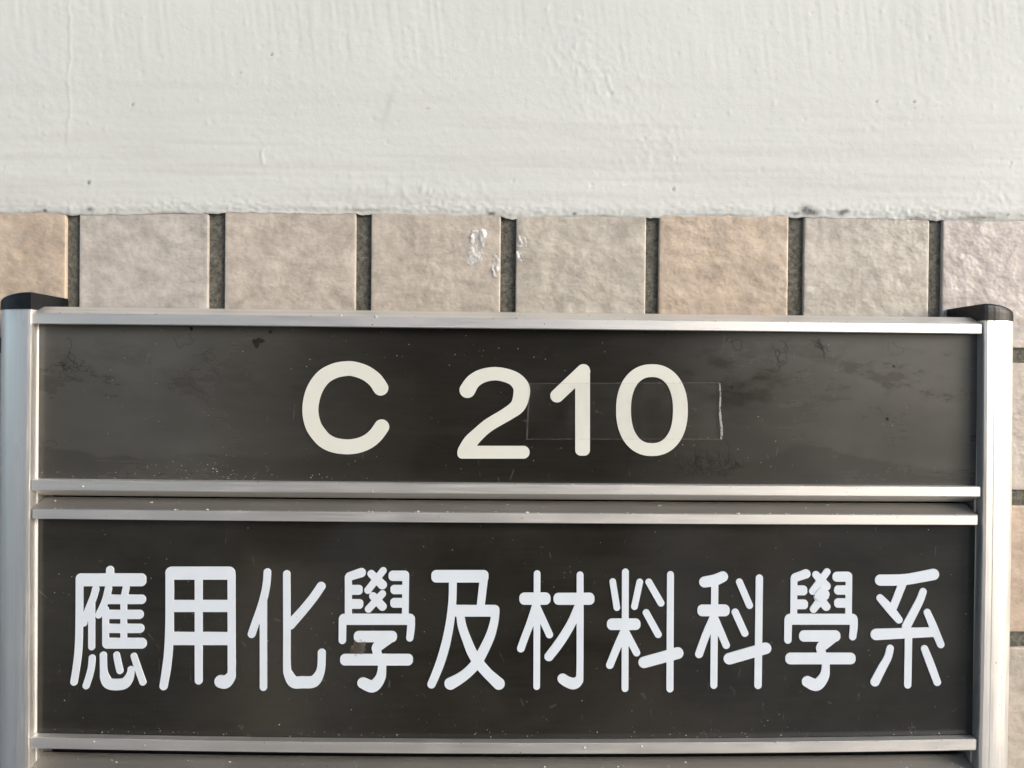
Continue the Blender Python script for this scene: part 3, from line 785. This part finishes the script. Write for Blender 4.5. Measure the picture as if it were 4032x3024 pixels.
specks('dust', lambda k: (lambda px, py: tuple(P(px, py, D_PANEL + .02)))(random.gauss(760, 90), random.gauss(1845, 22)), pan1, 60, 'pale flecks low on the left of the plate', (.04, .15))
specks('dust', lambda k: (lambda px, py: tuple(P(px, py, D_PANEL + .02)))(U(170, 3800), U(1330, 1870)), pan1, 60, 'scattered specks on the plate', (.04, .10))

def threads():
    V, F = [], []
    r = random.Random(21)
    def walk(px, py, n, step, wd, a=None):
        a = r.uniform(0, 6.3) if a is None else a; pts = [(px, py)]
        da = 0
        for _ in range(n):
            da = da * .7 + r.gauss(0, .38); a += da; px += math.cos(a) * step; py += math.sin(a) * step
            if not (160 < px < 3820 and 1300 + (px / 4000) * 40 < py < 1880): break
            pts.append((px, py))
        for k in range(len(pts) - 1):
            (a0, b0), (a1, b1) = pts[k], pts[k + 1]; L = math.hypot(a1 - a0, b1 - b0) + 1e-6
            nx, ny = -(b1 - b0) / L * wd * .34, (a1 - a0) / L * wd * .34; b = len(V)
            for q in ((a0 + nx, b0 + ny), (a0 - nx, b0 - ny), (a1 - nx, b1 - ny), (a1 + nx, b1 + ny)): V.append(P(*q, D_PANEL + .04 + k * .0004))
            F.append((b, b + 1, b + 2, b + 3))
    for cx_, cy_, sx, sy, cnt, n, wd in ((2800, 1830, 60, 28, 34, 26, 1.5), (2730, 1850, 90, 18, 26, 22, 1.4), (2130, 1385, 10, 26, 22, 14, 2.2), (265, 1440, 14, 12, 16, 18, 1.8),
                                       (1830, 1400, 10, 12, 8, 12, 1.8), (2430, 1830, 120, 15, 14, 26, 1.3), (2040, 1845, 60, 12, 6, 20, 1.2), (3240, 1375, 6, 8, 10, 10, 1.8)):
        for _ in range(cnt): walk(r.gauss(cx_, sx), r.gauss(cy_, sy), r.randint(n // 2, n), 6.5, wd)
    for px, py, n, a, wd in ((2880, 1335, 34, 1.8, 2.0), (3070, 1340, 60, .4, 1.8), (3040, 1350, 60, 2.0, 1.6), (3240, 1370, 40, 1.9, 1.6), (480, 1300, 34, 1.0, 1.5), (1240, 1290, 34, 1.2, 1.6),
                             (1480, 1330, 30, .6, 1.3), (680, 1330, 40, .1, 1.5), (760, 1400, 60, .2, 1.4), (2320, 1330, 22, 1.2, 1.6), (690, 1460, 40, 6.0, 1.4), (3500, 1350, 50, 2.0, 1.3), (220, 1760, 40, 5.6, 1.4)):
        walk(px, py, n, 7, wd, a)
    o = mesh_obj('fungus_threads', V, F, M_HYPHA, pan1); tag(o, 'fine dark fungus threads creeping over the plate', kind='stuff')
    # dark mould blotches
    V, F = [], []
    for px, py, s in ((1010, 1352, 16), (1030, 1345, 10), (1000, 1340, 8), (1065, 1307, 8), (755, 1295, 9), (2560, 1395, 5), (2132, 1385, 8), (2128, 1405, 6), (2883, 1527, 7), (3520, 1440, 5), (3495, 1648, 7)):
        for rep in range(3):
            p = P(px + r.gauss(0, s * .4), py + r.gauss(0, s * .4), D_PANEL + .03 + rep * .01 + s * .0004); b = len(V); n = 11
            for q in range(n):
                a = q / n * 2 * math.pi; R_ = s / 12.4 * r.uniform(.55, 1.15) * .8; V.append((p.x + math.cos(a) * R_, p.y, p.z + math.sin(a) * R_))
            F.append(tuple(range(b, b + n)))
    o = mesh_obj('mould_spots', V, F, M_HYPHA, pan1); tag(o, 'small dark mould spots on the plate', kind='stuff')
threads()

# ------------------------------------------------------------------ the photographer, seen as a dim reflection in the plates
def skinned(name, chains, mat, parent=None, root=0, sub=2):
    V, E, Rr = [], [], []
    key = {}
    def vid(p, r):
        k = tuple(round(q, 4) for q in p)
        if k not in key: key[k] = len(V); V.append(p); Rr.append(r)
        return key[k]
    for ch in chains:
        ids = [vid(q[0], q[1]) for q in ch]
        E += list(zip(ids[:-1], ids[1:]))
    me = bpy.data.meshes.new(name); me.from_pydata(V, E, []); me.materials.append(mat)
    o = bpy.data.objects.new(name, me); COL.objects.link(o)
    o.modifiers.new('skin', 'SKIN').use_smooth_shade = True
    for i, r in enumerate(Rr):
        me.skin_vertices[0].data[i].radius = r if isinstance(r, tuple) else (r, r)
    me.skin_vertices[0].data[root].use_root = True
    m = o.modifiers.new('sub', 'SUBSURF'); m.levels = m.render_levels = sub
    dg = bpy.context.evaluated_depsgraph_get(); m2 = bpy.data.meshes.new_from_object(o.evaluated_get(dg)); m2.name = name
    bpy.data.objects.remove(o)
    o = bpy.data.objects.new(name, m2); COL.objects.link(o)
    if parent is not None: o.parent = parent
    return o
M_SKIN = mat_simple('skin', (.42, .25, .18), .5); M_SHIRT = mat_simple('dark_shirt', (.022, .024, .030), .9)
M_TROUSER = mat_simple('dark_trousers', (.02, .02, .024), .9); M_HAIR = mat_simple('black_hair', (.012, .010, .009), .6)
M_PHONE = mat_simple('graphite_phone', (.03, .032, .036), .3)
def photographer():
    yb = -.58; UP = .22
    t = bpy.data.objects.new('person', None); COL.objects.link(t); t.location = (0, 0, UP)
    tag(t, 'person in dark shirt holding up a phone, dimly mirrored in the dark plates', 'person')
    px = .02
    hip = ((px, yb, -.60), (.15, .11)); ch = []
    spine = [hip, ((px, yb, -.42), (.135, .10)), ((px, yb, -.24), (.15, .11)), ((px, yb + .01, -.10), (.085, .075)), ((px, yb + .02, -.035), .055), ((px, yb + .03, .03), .068),
             ((px, yb + .035, .10), (.078, .092)), ((px, yb + .03, .165), (.06, .07))]
    ch.append(spine)
    for s in (-1, 1):
        hx = .055 if s > 0 else -.055
        end = (px + s * .088 + .0, -.292, -.035 - UP)
        ch.append([spine[3], ((px + s * .165, yb, -.13), .058), ((px + s * .235, yb + .06, -.38), .044), ((px + s * .185, -.43, -.33), .034), ((px + s * .125, -.325, -.275), (.026, .020)), (end, (.036, .014))])
        for f in range(4):                                  # fingers wrap the phone's long edge
            fx = end[0] + s * .004 * f; fz = end[2] + .024 - f * .019; L = (.9, 1.05, 1.0, .8)[f]
            ch.append([(end, (.036, .014)), ((fx + s * .008, end[1] + .012, fz), .0088), ((fx + s * .002, end[1] + .030, fz + .004), .0082), ((fx - s * .020 * L, end[1] + .035, fz + .006), .0072)])
        ch.append([(end, (.036, .014)), ((end[0] - s * .018, end[1] - .004, end[2] + .018), .010), ((end[0] - s * .034, end[1] - .003, end[2] + .030), .0088)])
        ch.append([hip, ((px + s * .10, yb, -.70), .085), ((px + s * .11, yb + .02, -1.08), .056), ((px + s * .12, yb - .01, -1.43), .038), ((px + s * .13, yb + .10, -1.475), (.04, .022))])
    body = skinned('body', ch, M_SKIN, t); body.name = 'body'
    sh = [[((px, yb, -.62), (.162, .122)), ((px, yb, -.42), (.15, .114)), ((px, yb, -.24), (.166, .124)), ((px, yb + .008, -.115), (.10, .088))]]
    for s in (-1, 1): sh.append([((px, yb + .008, -.115), (.10, .088)), ((px + s * .165, yb, -.135), .072), ((px + s * .228, yb + .045, -.32), .060)])
    skinned('shirt', sh, M_SHIRT, t)
    tr = []
    for s in (-1, 1): tr.append([((px, yb, -.62), (.158, .12)), ((px + s * .10, yb, -.72), .098), ((px + s * .11, yb + .02, -1.08), .072), ((px + s * .12, yb - .01, -1.41), .058)])
    skinned('trousers', tr, M_TROUSER, t)
    skinned('hair', [[((px, yb - .02, .04), .06), ((px, yb - .022, .11), (.085, .088)), ((px, yb + .012, .185), (.070, .082)), ((px, yb + .075, .178), (.055, .03))]], M_HAIR, t)
    # eyes, nose, mouth, ears as small forms on the head
    def ell(name, c, r, mat):
        bm = bmesh.new(); bmesh.ops.create_uvsphere(bm, u_segments=12, v_segments=8, radius=1)
        bmesh.ops.transform(bm, matrix=Matrix.Translation(c) @ Matrix.Diagonal((*r, 1)), verts=bm.verts)
        me = bpy.data.meshes.new(name); bm.to_mesh(me); bm.free(); me.materials.append(mat)
        o = bpy.data.objects.new(name, me); COL.objects.link(o); o.parent = t
    for s in (-1, 1):
        ell('eye', (px + s * .030, yb + .112, .098), (.013, .008, .006), M_HAIR); ell('ear', (px + s * .078, yb + .03, .09), (.010, .018, .030), M_SKIN)
    ell('nose', (px, yb + .128, .072), (.013, .018, .022), M_SKIN); ell('mouth', (px, yb + .115, .036), (.024, .008, .006), M_SKIN)
    # phone, landscape, its lens beside the camera position
    bm = bmesh.new(); bmesh.ops.create_cube(bm, size=1)
    bmesh.ops.transform(bm, matrix=Matrix.Translation((.028, -.2745, -.014)) @ Matrix.Diagonal((.150, .008, .072, 1)), verts=bm.verts)
    bmesh.ops.bevel(bm, geom=[e for e in bm.edges if abs(e.verts[0].co.y - e.verts[1].co.y) > .005], offset=.009, segments=4, affect='EDGES')
    me = bpy.data.meshes.new('phone'); bm.to_mesh(me); bm.free(); me.materials.append(M_PHONE)
    o = bpy.data.objects.new('phone', me); COL.objects.link(o); tag(o, 'dark phone held up sideways by the person facing the sign', 'phone')
photographer()

# ------------------------------------------------------------------ presumed walkway: unseen soffit and column added to shade the sign and fill reflections
M_ADDED_SOFFIT = mat_simple('added_soffit_paint', (.55, .55, .53), .85)
pc = [(x, y, z) for z in (-1290, 1899) for x, y in ((-960, -1480), (-430, -1480), (-430, -1080), (-960, -1080))]
pl_ = mesh_obj('added_pillar', pc, [(0, 1, 2, 3), (4, 7, 6, 5), (0, 4, 5, 1), (1, 5, 6, 2), (2, 6, 7, 3), (3, 7, 4, 0)], mat_simple('beige_added_pillar', (.40, .35, .29), .6)); fix_normals(pl_)
tag(pl_, kind='structure')  # unseen, added as a dark beige shape for plates and post to reflect
so_ = mesh_obj('added_ceiling', [(-9000, 40, 1900), (9000, 40, 1900), (9000, -1500, 1900), (-9000, -1500, 1900), (-9000, 40, 2050), (9000, 40, 2050), (9000, -1500, 2050), (-9000, -1500, 2050)],
               [(0, 1, 2, 3), (4, 7, 6, 5), (0, 4, 5, 1), (1, 5, 6, 2), (2, 6, 7, 3), (3, 7, 4, 0)], M_ADDED_SOFFIT)
tag(so_, kind='structure')  # unseen slab added to cut the light from overhead
print('objects', len(SC.objects))
